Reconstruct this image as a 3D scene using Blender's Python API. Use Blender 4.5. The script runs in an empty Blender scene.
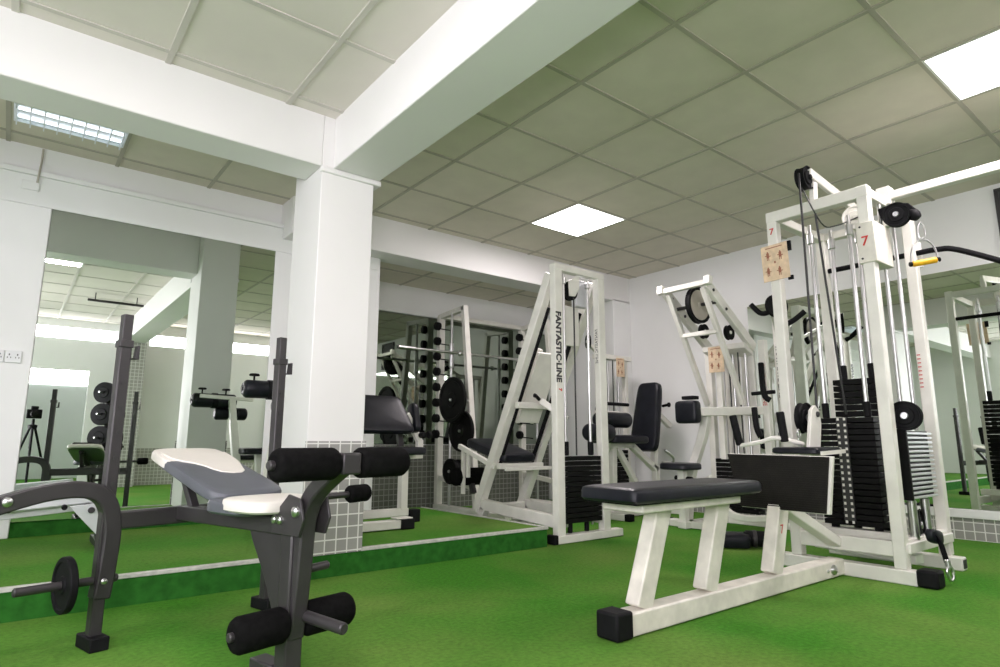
import bpy, bmesh, math, random
from mathutils import Vector, Matrix
V = Vector
random.seed(7)
scene = bpy.context.scene
COL = scene.collection

# ------------------------------------------------------------------ materials
def nt(name):
    m = bpy.data.materials.new(name); m.use_nodes = True
    t = m.node_tree
    return m, t, t.nodes['Principled BSDF']

def noise_col(t, b, c1, c2, scale, detail=4, lo=.35, hi=.65):
    tc = t.nodes.new('ShaderNodeTexCoord'); n = t.nodes.new('ShaderNodeTexNoise')
    n.inputs['Scale'].default_value = scale; n.inputs['Detail'].default_value = detail
    r = t.nodes.new('ShaderNodeValToRGB')
    r.color_ramp.elements[0].color = (*c1, 1); r.color_ramp.elements[1].color = (*c2, 1)
    r.color_ramp.elements[0].position = lo; r.color_ramp.elements[1].position = hi
    t.links.new(tc.outputs['Object'], n.inputs['Vector'])
    t.links.new(n.outputs['Fac'], r.inputs['Fac'])
    t.links.new(r.outputs['Color'], b.inputs['Base Color'])
    return n, r

def bump(t, b, scale, strength, dist=.002):
    tc = t.nodes.new('ShaderNodeTexCoord'); n = t.nodes.new('ShaderNodeTexNoise')
    n.inputs['Scale'].default_value = scale; n.inputs['Detail'].default_value = 3
    bp = t.nodes.new('ShaderNodeBump'); bp.inputs['Strength'].default_value = strength
    bp.inputs['Distance'].default_value = dist
    t.links.new(tc.outputs['Object'], n.inputs['Vector'])
    t.links.new(n.outputs['Fac'], bp.inputs['Height'])
    t.links.new(bp.outputs['Normal'], b.inputs['Normal'])

def plain(name, col, rough=.5, metal=0., var=.06, scale=6., bmp=None, spec=None, coat=0):
    m, t, b = nt(name)
    c1 = tuple(c*(1-var) for c in col); c2 = tuple(min(1, c*(1+var)) for c in col)
    noise_col(t, b, c1, c2, scale)
    b.inputs['Roughness'].default_value = rough; b.inputs['Metallic'].default_value = metal
    if spec is not None: b.inputs['Specular IOR Level'].default_value = spec
    if coat: b.inputs['Coat Weight'].default_value = coat
    if bmp: bump(t, b, *bmp)
    return m

def emit(name, col, s):
    m = bpy.data.materials.new(name); m.use_nodes = True; t = m.node_tree
    t.nodes.clear()
    e = t.nodes.new('ShaderNodeEmission'); o = t.nodes.new('ShaderNodeOutputMaterial')
    e.inputs['Color'].default_value = (*col, 1); e.inputs['Strength'].default_value = s
    t.links.new(e.outputs[0], o.inputs['Surface'])
    return m

def carpet():
    m, t, b = nt('green_carpet')
    n, r = noise_col(t, b, (.052, .208, .015), (.132, .238, .042), 1.2, 10, .36, .68)
    n2 = t.nodes.new('ShaderNodeTexNoise'); n2.inputs['Scale'].default_value = 420; n2.inputs['Detail'].default_value = 2
    tc = t.nodes.new('ShaderNodeTexCoord'); t.links.new(tc.outputs['Object'], n2.inputs['Vector'])
    n3 = t.nodes.new('ShaderNodeTexNoise'); n3.inputs['Scale'].default_value = 55; n3.inputs['Detail'].default_value = 5
    t.links.new(tc.outputs['Object'], n3.inputs['Vector'])
    ad = t.nodes.new('ShaderNodeMath'); ad.operation = 'ADD'
    t.links.new(n2.outputs['Fac'], ad.inputs[0]); t.links.new(n3.outputs['Fac'], ad.inputs[1])
    mr = t.nodes.new('ShaderNodeMapRange'); mr.inputs['From Min'].default_value = .7; mr.inputs['From Max'].default_value = 1.3
    mr.inputs['To Min'].default_value = .72; mr.inputs['To Max'].default_value = 1.25
    t.links.new(ad.outputs[0], mr.inputs['Value'])
    mx = t.nodes.new('ShaderNodeMix'); mx.data_type = 'RGBA'; mx.blend_type = 'MULTIPLY'; mx.inputs['Factor'].default_value = 1
    t.links.new(r.outputs['Color'], mx.inputs['A']); t.links.new(mr.outputs['Result'], mx.inputs['B'])
    t.links.new(mx.outputs['Result'], b.inputs['Base Color'])
    b.inputs['Roughness'].default_value = .95; b.inputs['Specular IOR Level'].default_value = .15
    bp = t.nodes.new('ShaderNodeBump'); bp.inputs['Strength'].default_value = .5; bp.inputs['Distance'].default_value = .004
    t.links.new(n2.outputs['Fac'], bp.inputs['Height']); t.links.new(bp.outputs['Normal'], b.inputs['Normal'])
    return m

def tiles(name, c, grout, size, mortar=.006):
    """square tiles; works on vertical faces by mixing x and y into one coordinate"""
    m, t, b = nt(name)
    tc = t.nodes.new('ShaderNodeTexCoord'); sp = t.nodes.new('ShaderNodeSeparateXYZ')
    t.links.new(tc.outputs['Object'], sp.inputs[0])
    ad = t.nodes.new('ShaderNodeMath'); ad.operation = 'ADD'
    t.links.new(sp.outputs['X'], ad.inputs[0]); t.links.new(sp.outputs['Y'], ad.inputs[1])
    cb = t.nodes.new('ShaderNodeCombineXYZ')
    t.links.new(ad.outputs[0], cb.inputs['X']); t.links.new(sp.outputs['Z'], cb.inputs['Y'])
    br = t.nodes.new('ShaderNodeTexBrick'); br.offset = 0; br.squash = 1
    br.inputs['Scale'].default_value = 1; br.inputs['Brick Width'].default_value = size; br.inputs['Row Height'].default_value = size
    br.inputs['Mortar Size'].default_value = mortar*.5; br.inputs['Mortar Smooth'].default_value = .1
    br.inputs['Color1'].default_value = (*c, 1); br.inputs['Color2'].default_value = (*[x*.88 for x in c], 1)
    br.inputs['Mortar'].default_value = (*grout, 1)
    t.links.new(cb.outputs[0], br.inputs['Vector']); t.links.new(br.outputs['Color'], b.inputs['Base Color'])
    b.inputs['Roughness'].default_value = .25
    return m

M = {}
M['wall'] = plain('white_paint', (.80, .80, .80), .55, var=.02, scale=2, bmp=(60, .08))
M['beam'] = plain('beam_paint', (.76, .75, .745), .5, var=.015, scale=2, bmp=(50, .06))
M['ceil'] = plain('ceiling_tile', (.68, .63, .545), .9, var=.03, scale=5, bmp=(220, .15))
M['ceil_left'] = plain('ceiling_board', (.70, .655, .61), .9, var=.03, scale=3, bmp=(180, .12))
M['grid'] = plain('ceiling_rail', (.44, .41, .35), .6, var=.04)
M['grid_left'] = plain('ceiling_rail_pale', (.56, .53, .49), .6, var=.04)
M['tile_shaded'] = tiles('shaded_mosaic', (.13, .135, .115), (.27, .28, .25), .055, .008)  # recess tiles: the shade in there is put into the tile colour
M['carpet'] = carpet()
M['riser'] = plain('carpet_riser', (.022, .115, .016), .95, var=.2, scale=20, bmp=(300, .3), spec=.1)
M['tile'] = tiles('grey_mosaic', (.33, .32, .31), (.74, .73, .71), .0625, .007)
M['tile_s'] = tiles('grey_small_mosaic', (.40, .39, .37), (.72, .71, .69), .055, .008)
M['trim'] = plain('edge_strip', (.50, .50, .46), .5, var=.14, scale=30)
M['mirror'], _t, _b = nt('mirror_glass')
_b.inputs['Base Color'].default_value = (.80, .86, .80, 1); _b.inputs['Metallic'].default_value = 1; _b.inputs['Roughness'].default_value = 0
M['mirror_shaded'], _t, _b = nt('shaded_mirror_glass')
_b.inputs['Base Color'].default_value = (.26, .30, .25, 1); _b.inputs['Metallic'].default_value = 1; _b.inputs['Roughness'].default_value = .02  # glass tint darkened to stand in for the dim light in the recess
M['white'] = plain('white_enamel', (.74, .725, .67), .35, var=.05, scale=9, bmp=(35, .05))
M['white_b'] = plain('white_enamel_worn', (.70, .67, .60), .42, var=.10, scale=14, bmp=(35, .06))
M['vinyl'] = plain('black_vinyl', (.009, .010, .014), .36, var=.2, scale=12, bmp=(240, .10), spec=.22)
M['foam'] = plain('black_foam', (.005, .005, .005), .85, var=.3, scale=60, bmp=(260, .35), spec=.06)
M['rubber'] = plain('black_rubber', (.007, .007, .008), .6, var=.2, scale=30, spec=.12)
M['rib'] = plain('ribbed_rubber', (.012, .011, .009), .6, var=.2, scale=20, spec=.15)
M['gun'] = plain('gunmetal_tube', (.034, .031, .033), .42, metal=.1, var=.10, scale=12)
M['grey'] = plain('graphite_vinyl', (.085, .092, .108), .42, var=.06, scale=10, bmp=(260, .08))
M['cream'] = plain('cream_vinyl', (.66, .635, .58), .42, var=.03, scale=9, bmp=(200, .08))
M['chrome'] = plain('chrome_rod', (.56, .56, .55), .30, metal=1, var=.03)
M['steel'] = plain('brushed_steel', (.62, .62, .62), .28, metal=1, var=.06, scale=20)
M['silver'] = plain('silver_alloy', (.66, .67, .70), .35, metal=.55, var=.04)
M['iron'] = plain('black_iron', (.005, .005, .005), .5, var=.25, scale=18, spec=.12)
M['cable'] = plain('black_cable', (.012, .012, .012), .4, var=.1)
M['yellow'] = plain('yellow_grip', (.75, .40, .015), .4, var=.1, scale=30)
M['red'] = plain('red_print', (.55, .03, .02), .5, var=.05)
M['inkblack'] = plain('black_print', (.03, .03, .03), .5, var=.05)
M['card'] = plain('instruction_card', (.72, .55, .38), .6, var=.12, scale=28)
M['cardink'] = plain('card_ink', (.32, .12, .07), .6, var=.1)
M['socket'] = plain('socket_plastic', (.72, .73, .74), .35, var=.02)
M['dark'] = plain('dark_slot', (.03, .03, .03), .6, var=.05)
M['greenwall'] = plain('pale_green_paint', (.46, .60, .40), .6, var=.03)
M['glow'] = emit('panel_glow', (1, .985, .96), 9.5)
M['sky'] = emit('daylight_pane', (.93, .97, 1), 4.2)
M['tube'] = emit('fluorescent_tube', (.86, .92, 1), 2.5)
M['louvre'] = plain('louvre_metal', (.85, .88, .93), .3, metal=.3, var=.03)
M['poster'] = plain('dark_poster', (.05, .05, .055), .5, var=.3, scale=9)
M['lime'] = plain('lime_board', (.15, .50, .03), .6, var=.05)

# ------------------------------------------------------------------ mesh builder
class MB:
    def __init__(s): s.bm = bmesh.new()
    def _hull(s, pts8):
        v = [s.bm.verts.new(p) for p in pts8]
        for f in ((0,3,2,1),(4,5,6,7),(0,1,5,4),(1,2,6,5),(2,3,7,6),(3,0,4,7)):
            s.bm.faces.new([v[i] for i in f])
        return s
    def box(s, x0, x1, y0, y1, z0, z1):
        x0, x1 = sorted((x0, x1)); y0, y1 = sorted((y0, y1)); z0, z1 = sorted((z0, z1))
        return s._hull([(x0,y0,z0),(x1,y0,z0),(x1,y1,z0),(x0,y1,z0),(x0,y0,z1),(x1,y0,z1),(x1,y1,z1),(x0,y1,z1)])
    def bar(s, p, q, w, h, side=None):
        """rectangular tube from p to q: w across 'side', h across the third axis"""
        p, q = V(p), V(q); d = (q-p).normalized()
        if side is None:
            side = V((0,0,1)).cross(d)
            if side.length < 1e-3: side = V((0,1,0))
        side = V(side); side = (side - d*side.dot(d)).normalized(); u = d.cross(side).normalized()
        a, b = side*w/2, u*h/2
        return s._hull([p-a-b, p+a-b, p+a+b, p-a+b, q-a-b, q+a-b, q+a+b, q-a+b])
    def plate(s, pts, n):
        """a flat polygon with thickness vector n"""
        n = V(n); a = [s.bm.verts.new(V(p)) for p in pts]; b = [s.bm.verts.new(V(p)+n) for p in pts]
        s.bm.faces.new(a[::-1]); s.bm.faces.new(b); k = len(a)
        for i in range(k): s.bm.faces.new((a[i], a[(i+1) % k], b[(i+1) % k], b[i]))
        return s
    def lathe(s, p, ax, prof, seg=28):
        """prof: (offset along ax, radius)"""
        p, ax = V(p), V(ax).normalized()
        e1 = ax.orthogonal().normalized(); e2 = ax.cross(e1)
        rings = []
        for t, r in prof:
            if r < 1e-6: rings.append([s.bm.verts.new(p+ax*t)]); continue
            rings.append([s.bm.verts.new(p+ax*t+(e1*math.cos(2*math.pi*i/seg)+e2*math.sin(2*math.pi*i/seg))*r) for i in range(seg)])
        for A, B in zip(rings, rings[1:]):
            for i in range(seg):
                j = (i+1) % seg
                if len(A) == 1 and len(B) == 1: continue
                if len(A) == 1: s.bm.faces.new((A[0], B[i], B[j]))
                elif len(B) == 1: s.bm.faces.new((A[j], A[i], B[0]))
                else: s.bm.faces.new((A[i], B[i], B[j], A[j]))
        return s
    def cyl(s, p, q, r, seg=16, c=None):
        p, q = V(p), V(q); L = (q-p).length; c = min(r*.25, L*.2) if c is None else c
        if c <= 0: return s.lathe(p, q-p, [(0,0),(0,r),(L,r),(L,0)], seg)
        return s.lathe(p, q-p, [(0,0),(0,r-c),(c,r),(L-c,r),(L,r-c),(L,0)], seg)
    def sweep(s, pts, shape, side=None, smooth=0, closed=False):
        pts = [V(p) for p in pts]
        if smooth: pts = catmull(pts, smooth)
        n = len(pts); rings = []; prev = None
        for i, p in enumerate(pts):
            d = (pts[min(i+1, n-1)] - pts[max(i-1, 0)]).normalized()
            if side is not None: a = V(side)
            elif prev is not None: a = prev
            else: a = d.orthogonal()
            a = (a - d*a.dot(d)).normalized(); prev = a; b = d.cross(a)
            k = 1.0
            if 0 < i < n-1:
                d0 = (p-pts[i-1]).normalized(); k = 1/max(.5, abs(d0.dot(d)))
            rings.append([s.bm.verts.new(p + a*x + b*y*k) for x, y in shape])
        m = len(shape)
        for A, B in zip(rings, rings[1:]):
            for i in range(m): s.bm.faces.new((A[i], A[(i+1) % m], B[(i+1) % m], B[i]))
        s.bm.faces.new(rings[0][::-1]); s.bm.faces.new(rings[-1])
        return s
    def tube(s, pts, r, smooth=4, seg=10):
        return s.sweep(pts, [(r*math.cos(2*math.pi*i/seg), r*math.sin(2*math.pi*i/seg)) for i in range(seg)], None, smooth)
    def rtube(s, pts, w, h, side, smooth=0):
        return s.sweep(pts, [(-w/2,-h/2),(w/2,-h/2),(w/2,h/2),(-w/2,h/2)], side, smooth)
    def cushion(s, o, ex, ey, ez, lx, ly, lz, taper=1.0, e=.22, n=14, crown=.15):
        """a stuffed pad: o centre, ex/ey in-plane axes, ez out of the pad; lx,ly,lz full sizes; taper narrows ey at +ex"""
        o, ex, ey, ez = V(o), V(ex).normalized(), V(ey).normalized(), V(ez).normalized()
        def sp(t): return math.copysign(abs(t)**e, t)
        grid = []
        m = 4*n
        prof = [(-1, .0), (-1, .86), (-.9, .95), (-.62, 1), (.35, 1), (.72, .97), (.92, .90), (1.0, .78), (1+crown*.6, .5), (1+crown, .0)]
        for t, r in prof:
            ring = []
            for i in range(m):
                th = 2*math.pi*i/m
                cx, cy = sp(math.cos(th)), sp(math.sin(th))
                x = cx*lx/2*(1-(1-r)*ly/lx if r > .7 else r) ; 
                k = (1+(taper-1)*(cx*.5+.5))
                y = cy*ly/2*r*k
                if r == 0: x = 0; y = 0
                ring.append(o + ex*x + ey*y + ez*(t*lz/2))
            grid.append([s.bm.verts.new(ring[0])] if r == 0 else [s.bm.verts.new(p) for p in ring])
        for A, B in zip(grid, grid[1:]):
            for i in range(m):
                j = (i+1) % m
                if len(A) == 1: s.bm.faces.new((A[0], B[j], B[i]))
                elif len(B) == 1: s.bm.faces.new((A[i], A[j], B[0]))
                else: s.bm.faces.new((A[i], A[j], B[j], B[i]))
        return s

def catmull(p, k):
    out = []; n = len(p)
    for i in range(n-1):
        a, b, c, d = p[max(i-1,0)], p[i], p[i+1], p[min(i+2,n-1)]
        for j in range(k):
            t = j/k
            out.append(.5*((2*b) + (c-a)*t + (2*a-5*b+4*c-d)*t*t + (3*b-a-3*c+d)*t**3))
    out.append(p[-1]); return out

def root_of(o):
    while o.parent: o = o.parent
    return o

def part(name, mb, mat, parent=None, bevel=0., seg=2, ang=35, loc=None):
    bmesh.ops.recalc_face_normals(mb.bm, faces=mb.bm.faces)
    base = root_of(parent).location if parent else (V(loc) if loc else V((0,0,0)))
    for v in mb.bm.verts: v.co = v.co - base
    me = bpy.data.meshes.new(name)
    for f in mb.bm.faces: f.smooth = True
    mb.bm.to_mesh(me); mb.bm.free()
    me.set_sharp_from_angle(angle=math.radians(ang))
    me.materials.append(M[mat] if isinstance(mat, str) else mat)
    o = bpy.data.objects.new(name, me); COL.objects.link(o)
    if parent: o.parent = parent
    else: o.location = base
    if bevel:
        b = o.modifiers.new('bevel', 'BEVEL'); b.width = bevel; b.segments = seg; b.limit_method = 'ANGLE'; b.angle_limit = math.radians(40)
        b.harden_normals = False
    return o

def tag(o, label, cat, group=None):
    o['label'] = label; o['category'] = cat
    if group: o['group'] = group
    return o

def thing(name, label, cat, loc, group=None):
    o = bpy.data.objects.new(name, None); COL.objects.link(o); o.location = loc
    o.empty_display_size = .1
    return tag(o, label, cat, group)

def struct(name, mb, mat, bevel=0.):
    o = part(name, mb, mat, None, bevel); o['kind'] = 'structure'; return o

def copy_thing(src, loc, label, group=None):
    c = src.copy(); COL.objects.link(c); c.location = loc; c['label'] = label
    if group: c['group'] = group
    for ch in list(src.children):
        d = ch.copy(); COL.objects.link(d); d.parent = c
        for g in ch.children:
            e = g.copy(); COL.objects.link(e); e.parent = d
    return c

def text(name, body, size, origin, right, up, mat, parent, depth=.0012, bold=0.):
    cu = bpy.data.curves.new('t', 'FONT'); cu.body = body; cu.size = size; cu.extrude = depth/2; cu.offset = bold
    cu.align_x = 'CENTER'; cu.align_y = 'CENTER'
    ob = bpy.data.objects.new('t', cu); COL.objects.link(ob)
    bpy.context.view_layer.update()
    me = bpy.data.meshes.new_from_object(ob.evaluated_get(bpy.context.evaluated_depsgraph_get()))
    bpy.data.objects.remove(ob)
    r, u = V(right).normalized(), V(up).normalized(); n = r.cross(u)
    base = root_of(parent).location
    mat4 = Matrix(((r.x,u.x,n.x,origin[0]-base.x),(r.y,u.y,n.y,origin[1]-base.y),(r.z,u.z,n.z,origin[2]-base.z),(0,0,0,1)))
    me.transform(mat4); me.materials.clear(); me.materials.append(M[mat])
    o = bpy.data.objects.new(name, me); COL.objects.link(o); o.parent = parent
    return o

# ------------------------------------------------------------------ the room
# camera stands at the origin, X runs along the platform edge, Y into the platform
XL, XR, YF, YP, YM, YN = -3.0, 5.6, -1.9, 3.206, 4.85, 5.72   # left wall, right wall, front wall, platform edge, mirror wall, recess wall
ZC, ZL, ZN, PH = 2.604, 2.555, 2.35, .125                      # ceilings and platform height

struct('floor', MB().box(XL-.1, XR+.1, -5.1, YN+.2, -.1, 0), 'carpet')
struct('platform', MB().box(XL, 2.945, YP+.004, YM, .001, PH), 'carpet')
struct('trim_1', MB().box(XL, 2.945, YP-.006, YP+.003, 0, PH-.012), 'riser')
struct('trim_2', MB().box(XL, 1.243, YP-.010, YP+.022, PH-.012, PH+.006).box(1.575, 2.957, YP-.010, YP+.022, PH-.012, PH+.006)
       .box(2.935, 2.957, YP+.022, YM-.02, PH-.012, PH+.006), 'trim', .003)
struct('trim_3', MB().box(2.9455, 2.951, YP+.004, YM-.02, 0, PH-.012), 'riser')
struct('ceiling', MB().box(1.6, XR, YF, YM-.25, ZC, ZC+.08), 'ceil')
struct('ceiling.001', MB().box(XL, 1.31, YF, YP, ZL, ZL+.12), 'ceil_left')
struct('ceiling.002', MB().box(XL, 1.6, YP+.2, YM, ZC, ZC+.08), 'ceil')
struct('ceiling.003', MB().box(1.55, XR, YM, YN, ZN, ZN+.06), 'ceil')

def ceiling_grid(name, x0, x1, y0, y1, z, gx, gy, mat, w=.024):
    g = MB(); t = .007
    x = gx - .6*math.floor((gx-x0)/.6)
    while x < x1: g.box(x-w/2, x+w/2, y0, y1, z-t, z+.004); x += .6
    y = gy - .6*math.floor((gy-y0)/.6)
    while y < y1: g.box(x0, x1, y-w/2, y+w/2, z-t*.8, z+.004); y += .6
    return struct(name, g, mat)
ceiling_grid('trim_4', 1.6, XR, YF, 4.6, ZC, 2.215, 1.497, 'grid')
ceiling_grid('trim_5', XL, 1.31, YF, YP, ZL, 1.03, 3.1, 'grid_left', .028)
ceiling_grid('trim_6', XL, 1.6, YP+.27, YM, ZC, 1.005, 4.68, 'grid')
ceiling_grid('trim_7', 1.6, XR, YM, YN, ZN, 3.13, 5.20, 'grid')

# beams and the column
struct('beam_main', MB().box(1.31, 1.60, YF, YP, 2.245, ZC+.06), 'beam', .006)
struct('beam_left', MB().box(XL, 1.245, YP, YP+.25, 2.243, ZC+.06), 'beam', .006)
struct('beam_back', MB().box(1.57, XR, 4.60, 4.88, 2.30, ZC+.06), 'beam', .006)
struct('column', MB().box(1.245, 1.57, YP, 3.62, 0, ZC+.05), 'beam', .005)
struct('trim_8', MB().box(1.238, 1.612, YP-.016, YP+.02, 2.212, 2.245).box(1.57, 1.612, YP, 3.2+.3, 2.215, 2.245), 'beam', .006)
struct('column_tiling', MB().box(1.235, 1.58, YP-.009, YP-.001, PH-.01, .70).box(1.571, 1.58, YP-.001, 3.625, PH, .70)
       , 'tile')

# mirror wall (left), with its pilasters and ledge
wl = MB().box(XL, 2.43, YM+.001, YM+.25, 0, ZC+.05)
struct('wall_left', wl, 'wall')
struct('trim_9', MB().box(XL, 2.43, YM-.05, YM, 2.19, 2.40).box(XL, .075, YM-.05, YM, PH, 2.19).box(1.525, 2.43, YM-.05, YM, PH, 2.19), 'wall', .006)
struct('trim_10', MB().box(XL, 2.43, YM-.072, YM-.05, 2.385, 2.42), 'wall', .005)
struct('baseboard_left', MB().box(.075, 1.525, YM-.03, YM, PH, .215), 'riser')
struct('wall_recess_side', MB().box(2.36, 2.45, YM-.04, YN, 0, ZC), 'wall', .004)
struct('wall_recess', MB().box(2.4, XR, YN, YN+.15, 0, ZC), 'wall')
struct('trim_11', MB().box(2.45, XR, YN-.05, YN, 2.045, ZN), 'wall', .004)
struct('trim_12', MB().box(2.45, XR, YN-.012, YN, 0, .66), 'tile_shaded')
struct('wall_pilaster', MB().box(5.30, XR, 4.60, YN, 0, 2.32), 'wall', .006)
struct('wall_right', MB().box(XR, XR+.15, YF-.1, YN+.1, 0, ZC+.08), 'wall')
struct('baseboard_right', MB().box(XR-.03, XR, YF, 4.58, 0, .155), 'tile')
struct('trim_13', MB().box(XR-.05, XR, YF, 4.58, .155, .215), 'wall', .004)

m = MB().box(.077, 1.523, YM-.046, YM-.036, .218, 2.188)
tag(part('wall_mirror', m, 'mirror', loc=(.8, YM, .218)), 'large frameless wall mirror behind the weight bench on the left wall', 'mirror')
m = MB().box(2.455, 5.295, YN-.022, YN-.014, .67, 2.04)
tag(part('wall_mirror', m, 'mirror_shaded', loc=(3.9, YN, .67)), 'shade-tinted mirror across the back of the recess behind the barbell rack', 'mirror')
m = MB().box(XR-.012, XR-.004, -1.5, 3.13, .218, 2.01)
tag(part('wall_mirror', m, 'mirror', loc=(XR, 1.2, .218)), 'wide wall mirror behind the tall cable tower on the right wall', 'mirror')

# walls out of the frame: they close the room and bring the daylight; the mirrors show parts of them
struct('wall_far_left', MB().box(XL-.15, XL, YF-.1, -1.6, 0, ZC+.08).box(XL-.15, XL, 2.7, YM+.1, 0, ZC+.08)
       .box(XL-.15, XL, -1.6, 2.7, 0, .75).box(XL-.15, XL, -1.6, 2.7, 2.42, ZC+.08), 'wall')
w = struct('window_1', MB().box(XL-.10, XL-.08, -1.6, 2.7, .75, 2.42), 'sky')
fr = MB()
for y in (-1.6, -.17, 1.26, 2.69): fr.box(XL-.08, XL-.03, y-.03, y+.03, .75, 2.42)
fr.box(XL-.08, XL-.03, -1.6, 2.7, .75, .81).box(XL-.08, XL-.03, -1.6, 2.7, 2.36, 2.42)
f_ = part('window_frame', fr, 'wall', w)
struct('wall_front', MB().box(XL, .05, YF-.12, YF, 0, 2.25).box(.05, .92, YF-.12, YF, 1.78, 2.25).box(.92, XR, YF-.12, YF, 0, 2.25)
       .box(XL, XR, YF-.12, YF, 2.44, ZC+.08).box(1.25, 1.7, YF-.12, YF, 2.25, 2.44).box(XR-.1, XR, YF-.12, YF, 2.25, 2.44), 'wall')
struct('window_2', MB().box(XL, 1.25, YF-.08, YF-.06, 2.25, 2.44), 'sky')
struct('window_4', MB().box(1.7, XR-.1, YF-.08, YF-.06, 2.25, 2.44), 'sky')
struct('trim_14', MB().box(1.28, 1.62, YF, YF+.30, 0, 2.245), 'tile_s')
struct('trim_15', MB().box(1.62, XR, YF, YF+.012, 0, .58), 'tile_s')
struct('wall_back_room', MB().box(-1.5, 2.5, -5.0, -4.9, 0, 2.6).box(-1.6, -1.5, -5.0, YF-.12, 0, 2.6).box(2.5, 2.6, -5, YF-.12, 0, 2.6)
       .box(-1.5, 2.5, -5, YF-.12, 2.5, 2.6), 'wall')
struct('window_3', MB().box(-.6, 1.6, -4.9, -4.88, 1.75, 2.15), 'sky')

# ------------------------------------------------------------------ lamps
def panel(name, x0, y0, z, label, mat_frame='wall'):
    t = thing(name, label, 'ceiling light', (x0+.3, y0+.3, z), 'square light panels in the tiled ceiling')
    e = .018
    part('frame', MB().box(x0+.006, x0+.594, y0+.006, y0+e, z-.008, z+.02).box(x0+.006, x0+.594, y0+.6-e, y0+.594, z-.008, z+.02)
         .box(x0+.006, x0+e, y0+e, y0+.6-e, z-.008, z+.02).box(x0+.6-e, x0+.594, y0+e, y0+.6-e, z-.008, z+.02), mat_frame, t)
    part('diffuser', MB().box(x0+e, x0+.6-e, y0+e, y0+.6-e, z-.006, z-.001), 'glow', t)
    return t
panel('ceiling_light', 3.415, 3.297, ZC, 'glowing square light panel above the white tower with black lettering')
panel('ceiling_light', 3.415, .297, ZC, 'glowing square light panel cut by the right edge of the photo')
t = thing('strip_light', 'short glowing ceiling strip at the upper left of the wall mirror view', 'ceiling light', (.23, 1.95, ZL))
part('casing', MB().box(.03, .43, 1.85, 1.865, ZL-.03, ZL).box(.03, .43, 2.035, 2.05, ZL-.03, ZL).box(.015, .03, 1.85, 2.05, ZL-.03, ZL).box(.43, .445, 1.85, 2.05, ZL-.03, ZL), 'wall', t)
part('diffuser', MB().box(.03, .43, 1.865, 2.035, ZL-.026, ZL-.012), 'glow', t)
t = thing('tube_fitting', 'unlit dark tube fitting on the ceiling seen only in the left wall mirror', 'ceiling light', (1.0, .45, ZL-.12))
part('bar', MB().bar((.62, .45, ZL-.10), (1.24, .45, ZL-.10), .035, .03), 'gun', t, .004)
part('hanger', MB().cyl((.70, .45, ZL-.09), (.70, .45, ZL), .006), 'gun', t)
part('hanger', MB().cyl((1.16, .45, ZL-.09), (1.16, .45, ZL), .006), 'gun', t)
# louvred fluorescent fixture over the platform
t = thing('louvre_light', 'louvred fluorescent ceiling light over the platform at far left', 'ceiling light', (.1, 4.35, ZC))
part('tray', MB().box(-.17, .395, 4.22, 4.228, ZC-.02, ZC+.02).box(-.17, .395, 4.462, 4.47, ZC-.02, ZC+.02).box(-.17, -.162, 4.228, 4.462, ZC-.02, ZC+.02)
     .box(.387, .395, 4.228, 4.462, ZC-.02, ZC+.02), 'louvre', t)
part('reflector', MB().box(-.162, .387, 4.228, 4.462, ZC-.004, ZC-.001), 'louvre', t)
for k in range(2):
    y = 4.29+.11*k
    part('fluorescent_tube', MB().cyl((-.15, y, ZC-.012), (.375, y, ZC-.012), .007), 'tube', t)
for k in range(9):
    x = -.155+k*.066
    part('louvre_blade', MB().box(x-.003, x+.003, 4.228, 4.462, ZC-.045, ZC-.02), 'louvre', t)

# sockets, cable box
for k, lab in ((0, 'white double wall socket left of the mirror, outer one of the pair'), (1, 'white double wall socket right beside the mirror edge')):
    x = -.104+.086*k
    t = thing('wall_socket', lab, 'socket', (x, YM-.05, 1.17), 'sockets on the white wall')
    part('face_plate', MB().box(x-.041, x+.041, YM-.062, YM-.051, 1.17, 1.245), 'socket', t, .003)
    s_ = MB()
    for dx in (-.02, .02):
        s_.box(x+dx-.003, x+dx+.003, YM-.064, YM-.0618, 1.215, 1.225).box(x+dx-.010, x+dx-.006, YM-.064, YM-.0618, 1.198, 1.206).box(x+dx+.006, x+dx+.010, YM-.064, YM-.0618, 1.198, 1.206)
    part('pin_holes', s_, 'dark', t)
t = thing('cable_box', 'small white cable box under the ceiling above the socket wall', 'cable box', (-.05, YM-.08, 2.28))
part('cover', MB().box(-.10, -.005, YM-.062, YM-.051, 2.285, 2.345), 'wall', t, .004)
part('cable', MB().tube([(-.02, YM-.06, 2.34), (-.015, YM-.076, 2.42), (-.012, YM-.012, 2.5), (-.012, YM-.012, ZC-.01)], .006), 'grid', t)
t = thing('framed_poster', 'dark framed poster high on the right wall at the photo edge', 'poster', (XR, .93, 2.05))
part('frame', MB().box(XR-.03, XR-.002, .65, 1.11, 2.06, 2.085).box(XR-.03, XR-.002, .65, 1.11, 2.535, 2.56).box(XR-.03, XR-.002, .65, .675, 2.085, 2.535).box(XR-.03, XR-.002, 1.085, 1.11, 2.085, 2.535), 'inkblack', t, .003)
part('print', MB().box(XR-.016, XR-.003, .675, 1.085, 2.085, 2.535), 'poster', t)

# ------------------------------------------------------------------ small shared shapes
def foam(name, p, q, r, parent, mat='foam'):
    p, q = V(p), V(q); L = (q-p).length; e = r*.35
    return part(name, MB().lathe(p, q-p, [(0,0),(0,r*.55),(0,r-e),(e*.4,r-e*.35),(e,r),(L-e,r),(L-e*.4,r-e*.35),(L,r-e),(L,r*.55),(L,0)], 24), mat, parent)

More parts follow.
